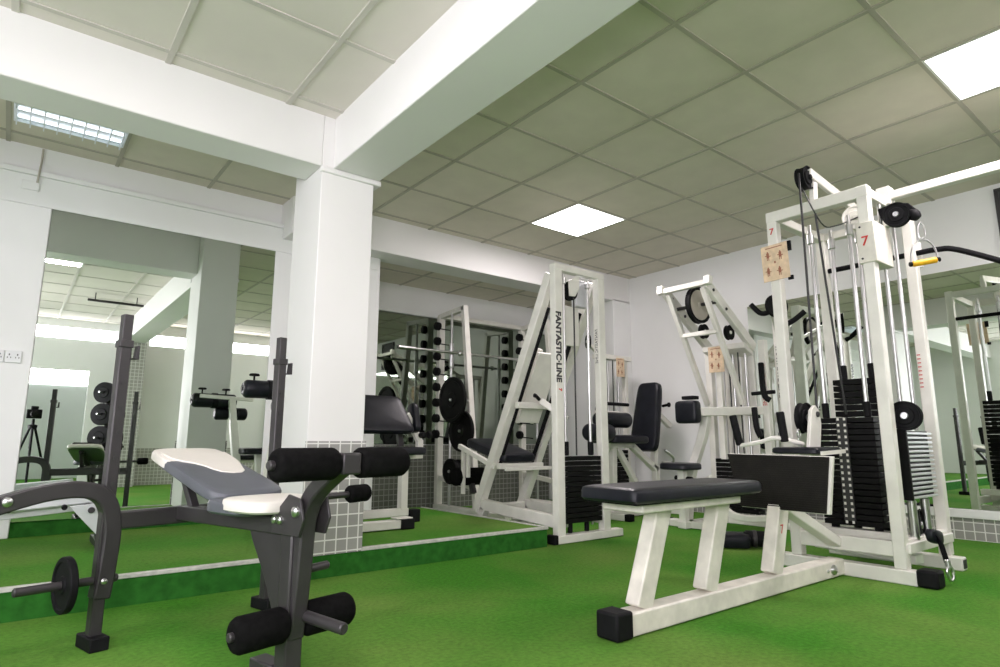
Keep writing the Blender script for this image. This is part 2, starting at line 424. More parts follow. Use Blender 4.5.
def disc_plate(p, ax, r, t):
    """an iron weight plate with rim, dish and hub"""
    return MB().lathe(p, ax, [(-t*.5,.016),(-t*.5,r*.30),(-t*.28,r*.34),(-t*.28,r*.80),(-t*.5,r*.84),(-t*.5,r*.97),(-t*.35,r),(t*.35,r),
        (t*.5,r*.97),(t*.5,r*.84),(t*.28,r*.80),(t*.28,r*.34),(t*.5,r*.30),(t*.5,.016),(-t*.5,.016)], 36)

def pulley(name, c, ax, r, t, parent, mat='rubber', hub='steel'):
    c, ax = V(c), V(ax).normalized()
    o = part(name, MB().lathe(c, ax, [(-t/2,0),(-t/2,r*.55),(-t*.32,r*.6),(-t*.32,r*.86),(-t/2,r*.9),(-t/2,r),(-t*.2,r*.93),(t*.2,r*.93),(t/2,r),(t/2,r*.9),(t*.32,r*.86),(t*.32,r*.6),(t/2,r*.55),(t/2,0)], 32), mat, parent)
    h = part('axle_bolt', MB().lathe(c, ax, [(-t*.72,0),(-t*.72,r*.2),(-t*.6,r*.24),(t*.6,r*.24),(t*.72,r*.2),(t*.72,0)], 12), hub, o)
    return o

def bolt(p, ax, r, parent, mat='steel'):
    return part('bolt', MB().lathe(p, ax, [(0,0),(0,r),(r*.5,r*.9),(r*.7,r*.5),(r*.75,0)], 12), mat, parent)

def stack_plates(x0, x1, y0, y1, z0, z1, n, parent, mat='iron', gap=.16):
    """each plate of a weight stack"""
    h = (z1-z0)/n
    for k in range(n):
        part('stack_plate', MB().box(x0, x1, y0, y1, z0+k*h, z0+(k+1)*h-h*gap), mat, parent, .002, 1)

def card(c, right, up, n, w, h, parent):
    """wooden instruction card with a few figures drawn on it"""
    c, r, u, n = V(c), V(right).normalized(), V(up).normalized(), V(n).normalized()
    b = part('instruction_card', MB().plate([c-r*w/2-u*h/2, c+r*w/2-u*h/2, c+r*w/2+u*h/2, c-r*w/2+u*h/2], n*.006), 'card', parent)
    ink = MB(); o = c + n*.0062
    def q(x, y, a, bb): ink.plate([o+r*(x-a)*w+u*(y-bb)*h, o+r*(x+a)*w+u*(y-bb)*h, o+r*(x+a)*w+u*(y+bb)*h, o+r*(x-a)*w+u*(y+bb)*h], n*.0008)
    for x, y in ((-.25,.22),(.22,.18),(-.28,-.22),(.15,-.25)):
        q(x, y, .05, .07); q(x, y+.09, .025, .02); q(x-.08, y, .03, .012); q(x+.08, y-.02, .03, .012); q(x-.03, y-.1, .014, .04); q(x+.03, y-.1, .014, .04)
    q(0, .42, .32, .012); q(0, 0, .03, .03)
    part('drawing', ink, 'cardink', b)
    return b

# ------------------------------------------------------------------ weight bench in the left foreground
BU, BV = V((.972, .235, 0)), V((-.235, .972, 0))
def P(a, b, z): return V((.62, 2.715, 0)) + BU*a + BV*b + V((0, 0, z))
t = thing('weight_bench', 'dark grey weight bench with cream and grey pads and black foam rollers', 'weight bench', (.62, 2.4, 0))
def rect_post(name, p, q, w, h, mat, parent, bev=.006, side=BU): return part(name, MB().bar(p, q, w, h, side), mat, parent, bev)
for s in (-1, 1):
    a = .325*s + .005
    u = part('upright', MB().bar(P(a,0,.035), P(a,0,1.06), .040, .042, BU), 'gun', t, .005)
    part('upright_tip', MB().bar(P(a,0,1.06), P(a,0,1.165), .034, .034, BU), 'gun', u, .003)
    part('collar', MB().bar(P(a,0,1.04), P(a,0,1.068), .047, .049, BU), 'gun', u, .003)
    part('bar_hook', MB().rtube([P(a+.02,-.018,1.0), P(a+.036,-.02,1.0), P(a+.038,-.02,1.05)], .03, .006, BV), 'gun', u, .001)
    hh = MB()
    for k in range(5): hh.cyl(P(a,-.0275,.55+.09*k), P(a,-.0255,.55+.09*k), .007, 10, 0)
    part('pin_holes', hh, 'dark', u)
    part('foot', MB().bar(P(a,-.065,.022), P(a,.065,.022), .060, .044, BU), 'rubber', t, .004)
# the bent tube at the foot of the left upright, running off to the left
st = part('curved_strut', MB().rtube([P(-.95,.02,.06), P(-.93,.02,.32), P(-.86,.02,.430), P(-.70,.01,.475), P(-.52,0,.527), P(-.40,0,.532), P(-.33,0,.495), P(-.302,0,.40), P(-.305,0,.27), P(-.315,0,.16)], .058, .056, BV, 5), 'gun', t, .006)
part('foot', MB().bar(P(-.95,-.25,.025), P(-.95,.25,.025), .06, .05, BU), 'rubber', t, .004)
bolt(P(-.62,-.034,.508), -BV, .016, st)
bolt(P(-.315,-.028,.22), -BV, .011, st)
part('plate_peg', MB().cyl(P(-.565,-.0,.222), P(-.262,-.0,.222), .0145, 16), 'gun', t)
# beam across and spine
part('cross_beam', MB().bar(P(-.32,.0,.42), P(.32,.0,.42), .05, .062, BV), 'gun', t, .006)
bolt(P(-.07,-.028,.42), -BV, .014, t)
part('spine', MB().bar(P(-.06,-.02,.43), P(-.07,-.78,.44), .05, .055, BU), 'gun', t, .005)
part('backrest_support', MB().bar(P(-.06,-.12,.43), P(-.06,.0,.585), .03, .03, BU).bar(P(-.06,-.42,.47), P(-.06,.02,.60), .04, .02, BU), 'gun', t, .003)
# front post with gusset and pivot plates
part('front_post', MB().bar(P(-.075,-.78,.0), P(-.075,-.78,.50), .058, .058, BU), 'gun', t, .006)
part('front_foot', MB().bar(P(-.075,-.74,.02), P(-.075,-.62,.02), .058, .04, BU), 'gun', t, .005)
part('gusset', MB().plate([P(-.085,-.75,.47), P(-.085,-.52,.45), P(-.085,-.56,.38), P(-.085,-.64,.28), P(-.085,-.72,.14), P(-.085,-.75,.12)], BU*.02), 'gun', t, .003)
part('pivot_bracket', MB().plate([P(-.118,-.72,.42), P(-.118,-.86,.42), P(-.118,-.88,.47), P(-.118,-.86,.53), P(-.118,-.80,.54), P(-.118,-.72,.47)], BU*.008)
     .plate([P(-.024,-.72,.42), P(-.024,-.86,.42), P(-.024,-.88,.47), P(-.024,-.86,.53), P(-.024,-.80,.54), P(-.024,-.72,.47)], BU*.008), 'gun', t, .002)
bolt(P(-.118,-.845,.492), -BU, .017, t); bolt(P(-.118,-.765,.462), -BU, .013, t); bolt(P(-.118,-.735,.462), -BU, .013, t)
# leg lever: curved arm up to the upper rollers, straight tube down to the lower rollers
part('leg_lever', MB().rtube([P(-.07,-.79,.12), P(-.07,-.812,.30), P(-.07,-.825,.46), P(-.07,-.865,.54), P(-.07,-.94,.595), P(-.07,-1.0,.63)], .052, .048, BU, 5), 'gun', t, .006)
part('roller_bracket', MB().bar(P(-.113,-1.02,.636), P(-.047,-1.02,.636), .062, .062, BV), 'gun', t, .006)
part('upper_roller_bar', MB().cyl(P(-.33,-1.02,.637), P(.16,-1.02,.637), .013), 'gun', t)
foam('foam_roller', P(-.315,-1.02,.637), P(-.116,-1.02,.637), .045, t)
foam('foam_roller', P(-.044,-1.02,.637), P(.145,-1.02,.637), .045, t)
part('lower_roller_bar', MB().cyl(P(-.275,-.79,.165), P(.155,-.79,.165), .013), 'gun', t)
foam('foam_roller', P(-.262,-.79,.165), P(-.098,-.79,.165), .051, t)
foam('foam_roller', P(-.042,-.79,.165), P(.138,-.79,.165), .051, t)
part('weight_peg', MB().cyl(P(-.045,-.81,.18), P(-.045,-1.0,.175), .017), 'gun', t)
# side peg with a small foam end
part('side_rod', MB().cyl(P(-.05,-.50,.488), P(.36,-.50,.495), .012), 'gun', t)
foam('foam_grip', P(.345,-.50,.495), P(.445,-.50,.497), .034, t)
part('lower_peg', MB().cyl(P(-.05,-.76,.30), P(.07,-.76,.305), .013), 'gun', t)
# pads
part('seat_pad_rear', MB().cushion(P(-.06,-.53,.490), -BV, BU, (0,0,1), .25, .265, .050, 1.0, .5), 'grey', t)
part('seat_pad', MB().cushion(P(-.055,-.625,.499), -BV, BU, (0,0,1), .27, .280, .044, 1.0, .55), 'cream', t)
e1 = (P(-.05,.03,.635)-P(-.05,-.42,.515)).normalized(); nz = BU.cross(e1)
bc = P(-.035,-.20,.578)
part('backrest', MB().cushion(bc, e1, BU, nz, .56, .285, .044, .95, .36), 'grey', t)
part('backrest_panel', MB().cushion(bc + e1*.185 + nz*.004, e1, BU, nz, .205, .282, .042, .97, .42), 'cream', t, loc=None)
tg = [(.20,-.125),(.13,-.118),(.09,-.095),(.055,-.060),(.02,-.040),(-.02,-.030),(-.055,-.012),(-.075,.025),(-.07,.062),(-.045,.085),(.0,.098),(.04,.112),(.09,.122),(.13,.126),(.20,.128)]
part('backrest_inlay', MB().plate([bc + e1*a + BU*b + nz*.020 for a, b in tg], nz*.0085), 'cream', t, .003)

p = P(-.423,0,.222)
pl = part('weight_plate', disc_plate(p, BU, .092, .024), 'rubber', loc=(p.x, p.y, .222))
tag(pl, 'small black weight plate on the low peg of the bench at far left', 'weight plate')

# ------------------------------------------------------------------ silver slide rails behind the left upright
t = thing('slide_trainer', 'silver double rail trainer on the platform behind the left upright', 'exercise machine', (.1, 4.1, PH))
for y, z in ((4.06, .40), (4.30, .34)):
    part('rail', MB().bar((-.75, y, z-.09), (.42, y, z), .045, .050, (0,1,0)).bar((-.75, y-.028, z-.072), (.42, y-.028, z+.018), .010, .018, (0,1,0)), 'silver', t, .003)
part('end_plate', MB().plate([(.30, 4.02, .36), (.47, 4.02, .37), (.47, 4.02, .19), (.44, 4.02, .20)], (0, .02, 0)), 'silver', t, .002)
part('end_plate', MB().plate([(.34, 4.32, .40), (.50, 4.32, .38), (.50, 4.32, .20), (.42, 4.32, .26)], (0, .02, 0)), 'silver', t, .002)
part('cross_tube', MB().cyl((.40, 4.00, .335), (.40, 4.36, .335), .016), 'gun', t)
part('foot_frame', MB().bar((.47, 3.95, PH+.02), (.47, 4.40, PH+.02), .05, .04).bar((.47, 4.18, PH+.03), (.45, 4.18, .36), .045, .045), 'gun', t, .004)
part('rear_foot', MB().bar((-.74, 3.95, PH+.02), (-.74, 4.40, PH+.02), .05, .04).bar((-.74, 4.18, PH+.03), (-.74, 4.18, .28), .045, .045), 'gun', t, .004)
for x in (.05, .28): part('rail_knob', MB().cyl((x, 4.0, .355), (x, 4.035, .358), .013), 'rubber', t)
part('carriage', MB().box(-.35, -.02, 4.03, 4.33, .375, .40), 'rubber', t, .006)

# ------------------------------------------------------------------ leg curl machine on the platform, left of the column
t = thing('leg_curl_machine', 'leg curl machine with black roller pads half hidden behind the right bench upright', 'exercise machine', (1.35, 4.1, PH))
part('base_beam', MB().bar((1.28, 3.98, PH+.03), (1.46, 4.60, PH+.03), .06, .05), 'white', t, .005)
part('end_cap', MB().bar((1.255, 3.90, PH+.031), (1.28, 3.98, PH+.031), .075, .058), 'rubber', t, .005)
part('cross_foot', MB().bar((1.24, 4.58, PH+.03), (1.70, 4.58, PH+.03), .06, .05), 'white', t, .005)
part('post', MB().bar((1.46, 4.56, PH+.05), (1.45, 4.26, .84), .06, .05, (1,0,0)), 'white', t, .005)
part('frame_arm', MB().bar((1.20, 4.17, 1.062), (1.62, 4.17, 1.045), .03, .03, (0,1,0)).bar((1.45, 4.26, .83), (1.45, 4.17, 1.04), .05, .045, (1,0,0)), 'white', t, .004)
foam('roller_pad', (1.155, 4.10, 1.03), (1.32, 4.10, 1.03), .058, t, 'vinyl')
foam('roller_pad', (1.335, 4.10, 1.03), (1.50, 4.10, 1.03), .058, t, 'vinyl')
part('roller_end_cap', MB().lathe((1.157, 4.10, 1.03), (-1, 0, 0), [(0,0),(0,.040),(.006,.038),(.007,.026),(.004,.024),(.004,.012),(.014,.011),(.014,0)], 20), 'gun', t)
part('clamp', MB().lathe((1.305, 4.10, 1.03), (1, 0, 0), [(0,0),(0,.064),(.045,.064),(.045,0)], 20), 'rubber', t, .003)
foam('lower_roller_pad', (1.34, 4.08, .925), (1.455, 4.08, .925), .052, t, 'vinyl')
foam('lower_roller_pad', (1.475, 4.08, .925), (1.60, 4.08, .925), .052, t, 'vinyl')
for x in (1.225, 1.41):
    part('adjust_knob', MB().lathe((x, 4.12, 1.08), (0,0,1), [(0,0),(0,.006),(.035,.006),(.037,.030),(.044,.034),(.052,.027),(.054,0)], 14), 'rubber', t)
part('seat', MB().cushion((1.62, 4.38, .62), (1,0,0), (0,1,0), (0,0,1), .30, .28, .05), 'vinyl', t)
part('seat_post', MB().bar((1.62, 4.55, PH+.05), (1.62, 4.40, .60), .05, .05, (1,0,0)), 'white', t, .004)

# ------------------------------------------------------------------ preacher bench on the platform, right of the column
t = thing('preacher_bench', 'white preacher curl bench with black arm pad on the platform right of the column', 'exercise machine', (2.1, 4.0, PH))
part('front_foot', MB().bar((1.62, 3.74, PH+.035), (2.11, 3.74, PH+.035), .07, .055), 'white', t, .005)
part('foot_cap', MB().box(2.105, 2.20, 3.685, 3.795, PH+.002, PH+.068), 'rubber', t, .006)
part('foot_top', MB().box(2.07, 2.19, 3.695, 3.785, PH+.068, PH+.076), 'white', t, .003)
part('side_rail', MB().bar((1.75, 4.02, PH+.075), (2.33, 4.02, PH+.075), .055, .055), 'white', t, .005)
part('rail_cap', MB().box(2.33, 2.42, 3.98, 4.06, PH+.002, PH+.09), 'rubber', t, .006)
part('base_link', MB().bar((1.72, 3.74, PH+.04), (1.72, 4.30, PH+.06), .05, .05), 'white', t, .005)
part('back_post', MB().bar((2.29, 4.02, PH+.09), (2.29, 4.02, .57), .06, .055), 'white', t, .005)
part('top_arm', MB().bar((2.26, 4.02, .595), (2.44, 4.02, .60), .05, .05, (0,1,0)).bar((2.42, 4.02, .59), (2.42, 4.02, .71), .045, .045).bar((2.42, 4.02, .70), (2.30, 4.02, .90), .04, .045, (0,1,0)), 'white', t, .004)
a = V((2.07, 3.95, .755)); b_ = V((2.05, 4.10, 1.01)); ex = (b_-a).normalized()
part('arm_pad', MB().cushion((a+b_)/2 + V((.02,0,.01)), ex, (1,0,0), V((1,0,0)).cross(ex), .31, .50, .055, .84, .2), 'vinyl', t)
part('side_pad', MB().cushion((2.37, 4.02, .87), (0,.3,1), (0,1,-.3), (1,0,0), .22, .10, .05, 1, .5), 'vinyl', t)
part('pad_post', MB().bar((1.95, 4.07, .20), (1.95, 4.07, .86), .05, .05).bar((2.30, 4.07, .60), (2.26, 4.07, .86), .04, .04), 'gun', t, .004)
part('seat', MB().cushion((2.10, 3.93, .632), (1,0,0), (0,1,0), (0,0,1), .56, .24, .055, .95, .3), 'vinyl', t)
part('seat_support', MB().bar((1.85, 3.95, .59), (2.30, 3.95, .59), .04, .03, (0,1,0)), 'white', t, .003)
part('grip_knob', MB().cyl((2.42, 3.95, .745), (2.42, 4.10, .745), .022).cyl((2.45, 3.95, .745), (2.47, 3.95, .75), .03), 'rubber', t)

# ------------------------------------------------------------------ slanted press tower with black lettering
X0, X1, Y0, H = 3.10, 3.565, 3.24, 2.01
t = thing('press_machine', 'tall white slanted press machine with black lettering beside the platform corner', 'exercise machine', (3.3, 3.6, 0))
pw = .075
for x, nm in ((X0, 'left'), (X1, 'right')):
    po = part('front_post', MB().bar((x, Y0, .055), (x, Y0, H-.04), pw, .06, (1,0,0)), 'white', t, .006)
part('top_bar', MB().bar((X0-pw/2, Y0, H-.02), (X1+pw/2, Y0, H-.02), .062, .05, (0,1,0)), 'white', t, .005)
part('foot_bar', MB().bar((X0-.05, Y0-.005, .03), (X1+.16, Y0-.005, .03), .075, .055, (0,1,0)), 'white', t, .006)
part('foot_cap', MB().box(X0-.088, X0-.05, Y0-.046, Y0+.036, .002, .064), 'rubber', t, .006)
for x in (X0, X1):
    part('slanted_leg', MB().bar((x, Y0+.05, H-.06), (x, 4.20, .14), .07, .075, (1,0,0)), 'white', t, .006)
    part('bottom_rail', MB().bar((x, Y0+.03, .145), (x, 4.18, .20 if x == X0 else .17), .06, .085, (1,0,0)), 'white', t, .006)
    part('rear_foot', MB().bar((x, 4.10, .17), (x, 4.20, .02), .06, .06, (1,0,0)).bar((x, 4.05, .02), (x, 4.30, .02), .06, .04, (1,0,0)), 'white', t, .005)
# cross shelves
part('shelf_rail', MB().bar((X0, 3.93, .505), (X1, 3.93, .505), .05, .045, (0,1,0)).bar((X0, 3.84, .485), (X1+.02, 3.84, .485), .03, .03, (0,1,0)), 'white', t, .005)
part('cross_rail', MB().bar((X0, 3.70, .98), (X1, 3.70, .98), .045, .05, (0,1,0)), 'white', t, .005)
part('rear_cross_rail', MB().bar((X0, 4.14, .165), (X1, 4.14, .165), .06, .06, (0,1,0)), 'white', t, .005)
# sled on the slant
d = (V((0, 4.20, .14)) - V((0, Y0+.05, H-.06))).normalized(); n = V((0, d.z, -d.y)); n = -n if n.z < 0 else n
def S(x, s, k=0): return V((x, Y0+.05, H-.06)) + d*s + n*k
part('sled', MB().plate([S(3.20,.62,-.03), S(3.43,.62,-.03), S(3.43,1.22,-.03), S(3.20,1.22,-.03)], n*.035), 'white', t, .005)
part('sled_rib', MB().bar(S(3.24,.60,.02), S(3.24,1.24,.02), .035, .04, (1,0,0)).bar(S(3.39,.60,.02), S(3.39,1.24,.02), .035, .04, (1,0,0)), 'white', t, .004)
for s in (.66, .92, 1.18): bolt(S(3.43,s,.0), (1,0,0), .012, t, 'dark')
part('guide_track', MB().bar(S(3.14,.25,-.04), S(3.14,1.62,-.04), .02, .03, (1,0,0)).bar(S(3.48,.25,-.04), S(3.48,1.62,-.04), .02, .03, (1,0,0)), 'rubber', t, .002)
part('shoulder_arm', MB().bar((3.32, 3.66, 1.02), (3.45, 3.50, .87), .06, .05, (1,1,0)), 'white', t, .005)
part('lock_lever', MB().tube([(3.30, 3.66, 1.03), (3.24, 3.64, 1.06), (3.20, 3.60, 1.05)], .014), 'rubber', t)
part('seat_frame', MB().bar((X0-.01, 4.46, .66), (X0-.01, 3.96, .50), .035, .04, (1,0,0)), 'white', t, .004)
part('seat_frame', MB().bar((X0+.36, 4.46, .66), (X0+.36, 3.93, .50), .035, .04, (1,0,0)), 'white', t, .004)
part('seat_leg', MB().bar((X0-.01,4.40,.63),(X0+.36,4.40,.63),.03,.03).bar((X0-.01,4.40,.64),(X0-.01,4.40,.26),.03,.03,(1,0,0)), 'white', t, .004)
part('seat_leg', MB().bar((X0-.01,4.33,.62),(X0-.01,4.33,.40),.03,.03,(1,0,0)), 'white', t, .004)
e1 = (V((0, 4.46, .70))-V((0, 3.86, .55))).normalized()
part('seat_pad', MB().cushion((3.30, 4.16, .63), e1, (1,0,0), V((1,0,0)).cross(e1), .56, .36, .075, 1, .25), 'vinyl', t)
foam('foot_roller', (3.02, 4.46, .40), (3.36, 4.46, .40), .075, t)
part('roller_stem', MB().bar((3.2, 4.40, .26), (3.2, 4.46, .42), .04, .04, (1,0,0)), 'gun', t)
# weight stack and rods
for x in (3.195, 3.455):
    part('guide_rod', MB().cyl((x, Y0+.02, .10), (x, Y0+.02, H-.05), .011), 'chrome', t)
    part('rod_collar', MB().cyl((x, Y0+.02, H-.13), (x, Y0+.02, H-.08), .020), 'steel', t)
    part('rod_bush', MB().cyl((x, Y0+.02, .60), (x, Y0+.02, .70), .022), 'rubber', t)
    part('stack_foot', MB().cyl((x+(.03 if x < 3.3 else -.06), Y0+.02, .058), (x+(.03 if x < 3.3 else -.06), Y0+.02, .13), .018), 'rubber', t)
part('lift_cable', MB().cyl((3.305, Y0+.02, .60), (3.305, Y0+.02, H-.2), .006), 'cable', t)
part('pulley_wing', MB().plate([(3.235, Y0-.005, H-.10), (3.315, Y0-.005, H-.05), (3.345, Y0-.005, H-.05), (3.345, Y0-.005, H-.15), (3.30, Y0-.005, H-.215), (3.24, Y0-.005, H-.22)], (0,.012,0)), 'white', t, .002)
pulley('top_pulley', (3.275, Y0+.035, H-.17), (0,1,0), .075, .03, t)
part('pulley_box', MB().box(3.37, 3.50, Y0+.05, Y0+.11, H-.27, H-.06), 'silver', t, .004)
part('inner_panel', MB().box(3.28, 3.44, Y0+.10, Y0+.13, H-.58, H-.27), 'white', t, .004)
stack_plates(3.12, 3.515, Y0-.025, Y0+.07, .13, .60, 13, t)
text('lettering', 'FANTASTIC·LINE', .070, (X0-.012, Y0-.0312, 1.385), (0,0,-1), (1,0,0), 'inkblack', t, bold=.0032)
text('red_number', '7', .04, (X0, Y0-.0312, 1.07), (0,0,-1), (1,0,0), 'red', t, bold=.002)
text('side_lettering', 'FANTASTIC LINE', .036, (X1-.038, Y0-.001, 1.43), (0,0,-1), (0,1,0), 'inkblack', t)

# ------------------------------------------------------------------ barbell rack in the recess
t = thing('barbell_rack', 'white barbell rack with guide rods standing in the mirrored recess', 'barbell rack', (4.1, 5.2, 0))
for x, sx in ((3.60, -1), (4.76, 1)):
    r_ = part('rear_post', MB().bar((x, 5.58, .06), (x, 5.58, 2.05), .07, .06, (1,0,0)), 'white', t, .005)
    for k in range(8):
        h_ = part('bar_hook', MB().lathe((x-.036, 5.56, 1.93-.165*k), (-1,-.15,0), [(0,0),(0,.03),(.004,.045),(.045,.045),(.05,.03),(.05,0)], 14)
             .cyl((x-.03, 5.555, 1.905-.165*k), (x+.10, 5.50, 1.89-.165*k), .006, 8), 'rubber', t)
    part('front_post', MB().bar((x, 4.90, .06), (x, 5.14, 2.09), .06, .055, (1,0,0)), 'white', t, .005)
    part('top_rail', MB().bar((x, 5.12, 2.07), (x, 5.60, 2.04), .06, .055, (1,0,0)), 'white', t, .005)
    part('base_rail', MB().bar((x, 4.42, .03), (x, 5.62, .03), .08, .055, (1,0,0)), 'white', t, .006)
    part('guide_rod', MB().cyl((x+.02*sx, 5.34, .06), (x+.02*sx, 5.34, 2.05), .014), 'chrome', t)
    part('brace', MB().bar((x, 4.94, .26), (x, 5.58, .33), .05, .05, (1,0,0)), 'white', t, .004)
    part('slide_block', MB().cyl((x+.02*sx, 5.34, 1.46), (x+.02*sx, 5.34, 1.72), .025), 'steel', t)
part('top_cross_bar', MB().bar((3.60, 5.58, 2.05), (4.76, 5.58, 2.05), .05, .05, (0,1,0)), 'white', t, .004)
for z, y, xe in ((1.10, 5.02, 3.35), (.80, 4.99, 3.44), (.42, 4.95, 3.30)):
    part('storage_peg', MB().cyl((3.59, y, z), (xe, y, z), .0145), 'steel', t)
bb = part('barbell', MB().cyl((2.90, 5.27, 1.61), (5.20, 5.27, 1.61), .014).cyl((2.90, 5.27, 1.61), (3.10, 5.27, 1.61), .023).cyl((5.0, 5.27, 1.61), (5.20, 5.27, 1.61), .023).cyl((3.62, 5.27, 1.61), (3.66, 5.27, 1.61), .03).cyl((4.70, 5.27, 1.61), (4.74, 5.27, 1.61), .03), 'steel', loc=(4.1, 5.27, 1.6))
tag(bb, 'long steel barbell held across the rack in the recess', 'barbell')
for x, y, z, r, lab in ((3.385, 5.02, 1.10, .225, 'largest black weight plate hanging high on the front of the barbell rack'),
                        (3.475, 4.99, .80, .200, 'black weight plate half hidden below the largest one on the rack'),
                        (3.42, 4.95, .42, .11, 'small weight plate on the low rack peg, nearest the post of three'),
                        (3.375, 4.95, .42, .10, 'middle one of three small weight plates on the low rack peg'),
                        (3.33, 4.95, .42, .12, 'outermost of three small weight plates on the low rack peg')):
    tag(part('weight_plate', disc_plate((x, y, z), (1,0,0), r, .034), 'iron', loc=(x, y, z)), lab, 'weight plate', 'plates stored on the barbell rack')

# ------------------------------------------------------------------ leg extension machine by the right corner
t = thing('leg_extension_machine', 'leg extension machine with tall black backrest in the far corner behind the lettered press', 'exercise machine', (4.9, 4.0, 0))
part('base_beam', MB().bar((4.35, 3.98, .035), (5.30, 3.98, .035), .07, .06, (0,1,0)), 'white', t, .005)
for x, nm in ((4.42, 'a'), (5.25, 'b')):
    part('cross_foot', MB().bar((x, 3.75, .03), (x, 4.30, .03), .06, .055), 'white', t, .005)
    part('foot_cap', MB().box(x-.035, x+.035, 3.69, 3.75, .002, .062), 'rubber', t, .005)
part('seat_rail', MB().bar((4.40, 3.98, .665), (4.80, 3.98, .665), .06, .05, (0,1,0)).bar((4.78, 3.98, .67), (5.16, 3.98, .42), .06, .055, (0,1,0)), 'white', t, .005)
part('seat_post', MB().bar((4.50, 3.98, .06), (4.52, 3.98, .65), .06, .06, (0,1,0)).bar((4.58, 3.98, .64), (5.02, 3.98, .07), .05, .05, (0,1,0)).bar((5.14, 3.98, .06), (5.16, 3.98, .46), .06, .06, (0,1,0)), 'white', t, .005)
part('seat', MB().cushion((4.60, 3.98, .722), (1,0,0), (0,1,0), (0,0,1), .52, .38, .075, 1, .25), 'vinyl', t)
e1 = (V((5.14, 0, 1.27)) - V((5.00, 0, .62))).normalized()
part('backrest', MB().cushion((5.05, 3.98, .95), e1, (0,-1,0), (-e1.z, 0, e1.x), .70, .33, .085, .82, .3), 'vinyl', t)
part('back_post', MB().bar((5.12, 3.98, .44), (5.24, 3.98, 1.12), .06, .05, (0,1,0)).bar((5.22, 3.98, .98), (5.42, 3.98, .86), .05, .05, (0,1,0)), 'white', t, .004)
part('adjust_pin', MB().cyl((5.24, 3.93, 1.06), (5.24, 3.86, 1.07), .014).cyl((5.24, 3.86, 1.07), (5.24, 3.84, 1.07), .024), 'rubber', t)
part('seat_handle', MB().tube([(5.02, 3.76, .62), (5.12, 3.74, .55), (5.18, 3.80, .50), (5.10, 3.86, .50)], .013), 'steel', t)
foam('knee_roller', (4.22, 3.90, .90), (4.66, 3.90, .90), .072, t, 'vinyl')
part('roller_cap', MB().lathe((4.66, 3.90, .90), (1,0,0), [(0,0),(0,.03),(.012,.025),(.02,.01),(.02,0)], 14), 'steel', t)
part('handle_bar', MB().tube([(4.18, 3.86, .98), (4.20, 3.86, 1.03), (4.26, 3.86, 1.045), (4.62, 3.86, 1.045)], .016), 'rubber', t)
part('roller_frame', MB().bar((4.25, 3.94, .97), (4.70, 3.94, .97), .03, .03, (0,1,0)).bar((4.45, 3.97, .66), (4.45, 3.94, .97), .045, .04, (1,0,0)), 'white', t, .003)
foam('shin_roller', (3.98, 3.80, .78), (4.30, 3.80, .78), .075, t, 'vinyl')
part('shin_arm', MB().bar((4.30, 3.82, .78), (4.42, 3.96, .62), .04, .04), 'white', t, .003)
# its weight tower
for x in (4.82, 5.20):
    part('tower_post', MB().bar((x, 4.38, .03), (x, 4.38, 1.56), .05, .05, (1,0,0)), 'white', t, .004)
part('tower_head', MB().box(4.75, 5.27, 4.33, 4.43, 1.56, 1.61), 'white', t, .005)
for x in (4.93, 5.09): part('guide_rod', MB().cyl((x, 4.38, .06), (x, 4.38, 1.56), .012), 'chrome', t)
part('lift_cable', MB().cyl((5.01, 4.38, .55), (5.01, 4.38, 1.56), .006), 'cable', t)
stack_plates(4.86, 5.16, 4.33, 4.43, .10, .62, 12, t)
part('tower_base', MB().bar((4.76, 4.38, .03), (5.26, 4.38, .03), .07, .05, (0,1,0)), 'white', t, .005)
pulley('top_pulley', (4.62, 4.36, 1.72), (1,-.6,0), .07, .03, t)
part('pulley_arm', MB().bar((4.64, 4.37, 1.70), (4.84, 4.39, 1.59), .03, .03), 'white', t)
card((5.06, 4.318, 1.48), (1,0,0), (0,0,1), (0,-1,0), .125, .20, t)

# ------------------------------------------------------------------ lever machine by the right wall
t = thing('lever_pulldown_machine', 'white lever pulldown machine with tilted overhead frame and grey pulley by the right wall', 'exercise machine', (4.8, 3.0, 0))
ya, yb = 3.235, 2.825
part('lever_bar', MB().bar((4.40, ya+.01, 2.0), (4.40, yb-.03, 2.0), .045, .045), 'white', t, .006)
for y in (ya+.02, yb-.04): part('end_block', MB().bar((4.385, y, 1.975), (4.395, y, 2.05), .06, .05, (0,1,0)), 'white', t, .005)
for y in (ya, yb):
    part('side_beam', MB().bar((4.42, y, 2.0), (5.10, y, 1.52), .045, .085, (0,1,0)), 'white', t, .005)
    yi = y-.035 if y == ya else y+.03
    part('lever_arm', MB().bar((4.42, yi, 1.97), (4.93, yi, 1.02), .042, .042, (0,1,0)), 'white', t, .006)
    part('rear_post', MB().bar((5.05, y-(.115 if y == yb else 0), .05), (5.05, y-(.115 if y == yb else 0), 1.57), .06, .06, (0,1,0)), 'white', t, .005)
    for s in (.10, .36): bolt(V((4.42, y-.024, 2.0)) + V((.68,0,-.53))*s, (0,-1,0), .014, t, 'dark')
part('lever_cross_bar', MB().bar((4.60, ya-.035, 1.62), (4.60, yb+.03, 1.62), .038, .038), 'white', t, .005)
part('axle', MB().cyl((4.56, ya, 1.86), (4.56, yb, 1.86), .016), 'gun', t)
w_ = part('large_pulley', MB().lathe((4.56, 3.0, 1.86), (0,1,0), [(-.02,0),(-.02,.05),(-.008,.055),(-.008,.135),(-.022,.14),(-.022,.16),(-.006,.152),(.006,.152),(.022,.16),(.022,.14),(.008,.135),(.008,.055),(.02,.05),(.02,0)], 40), 'rubber', t)
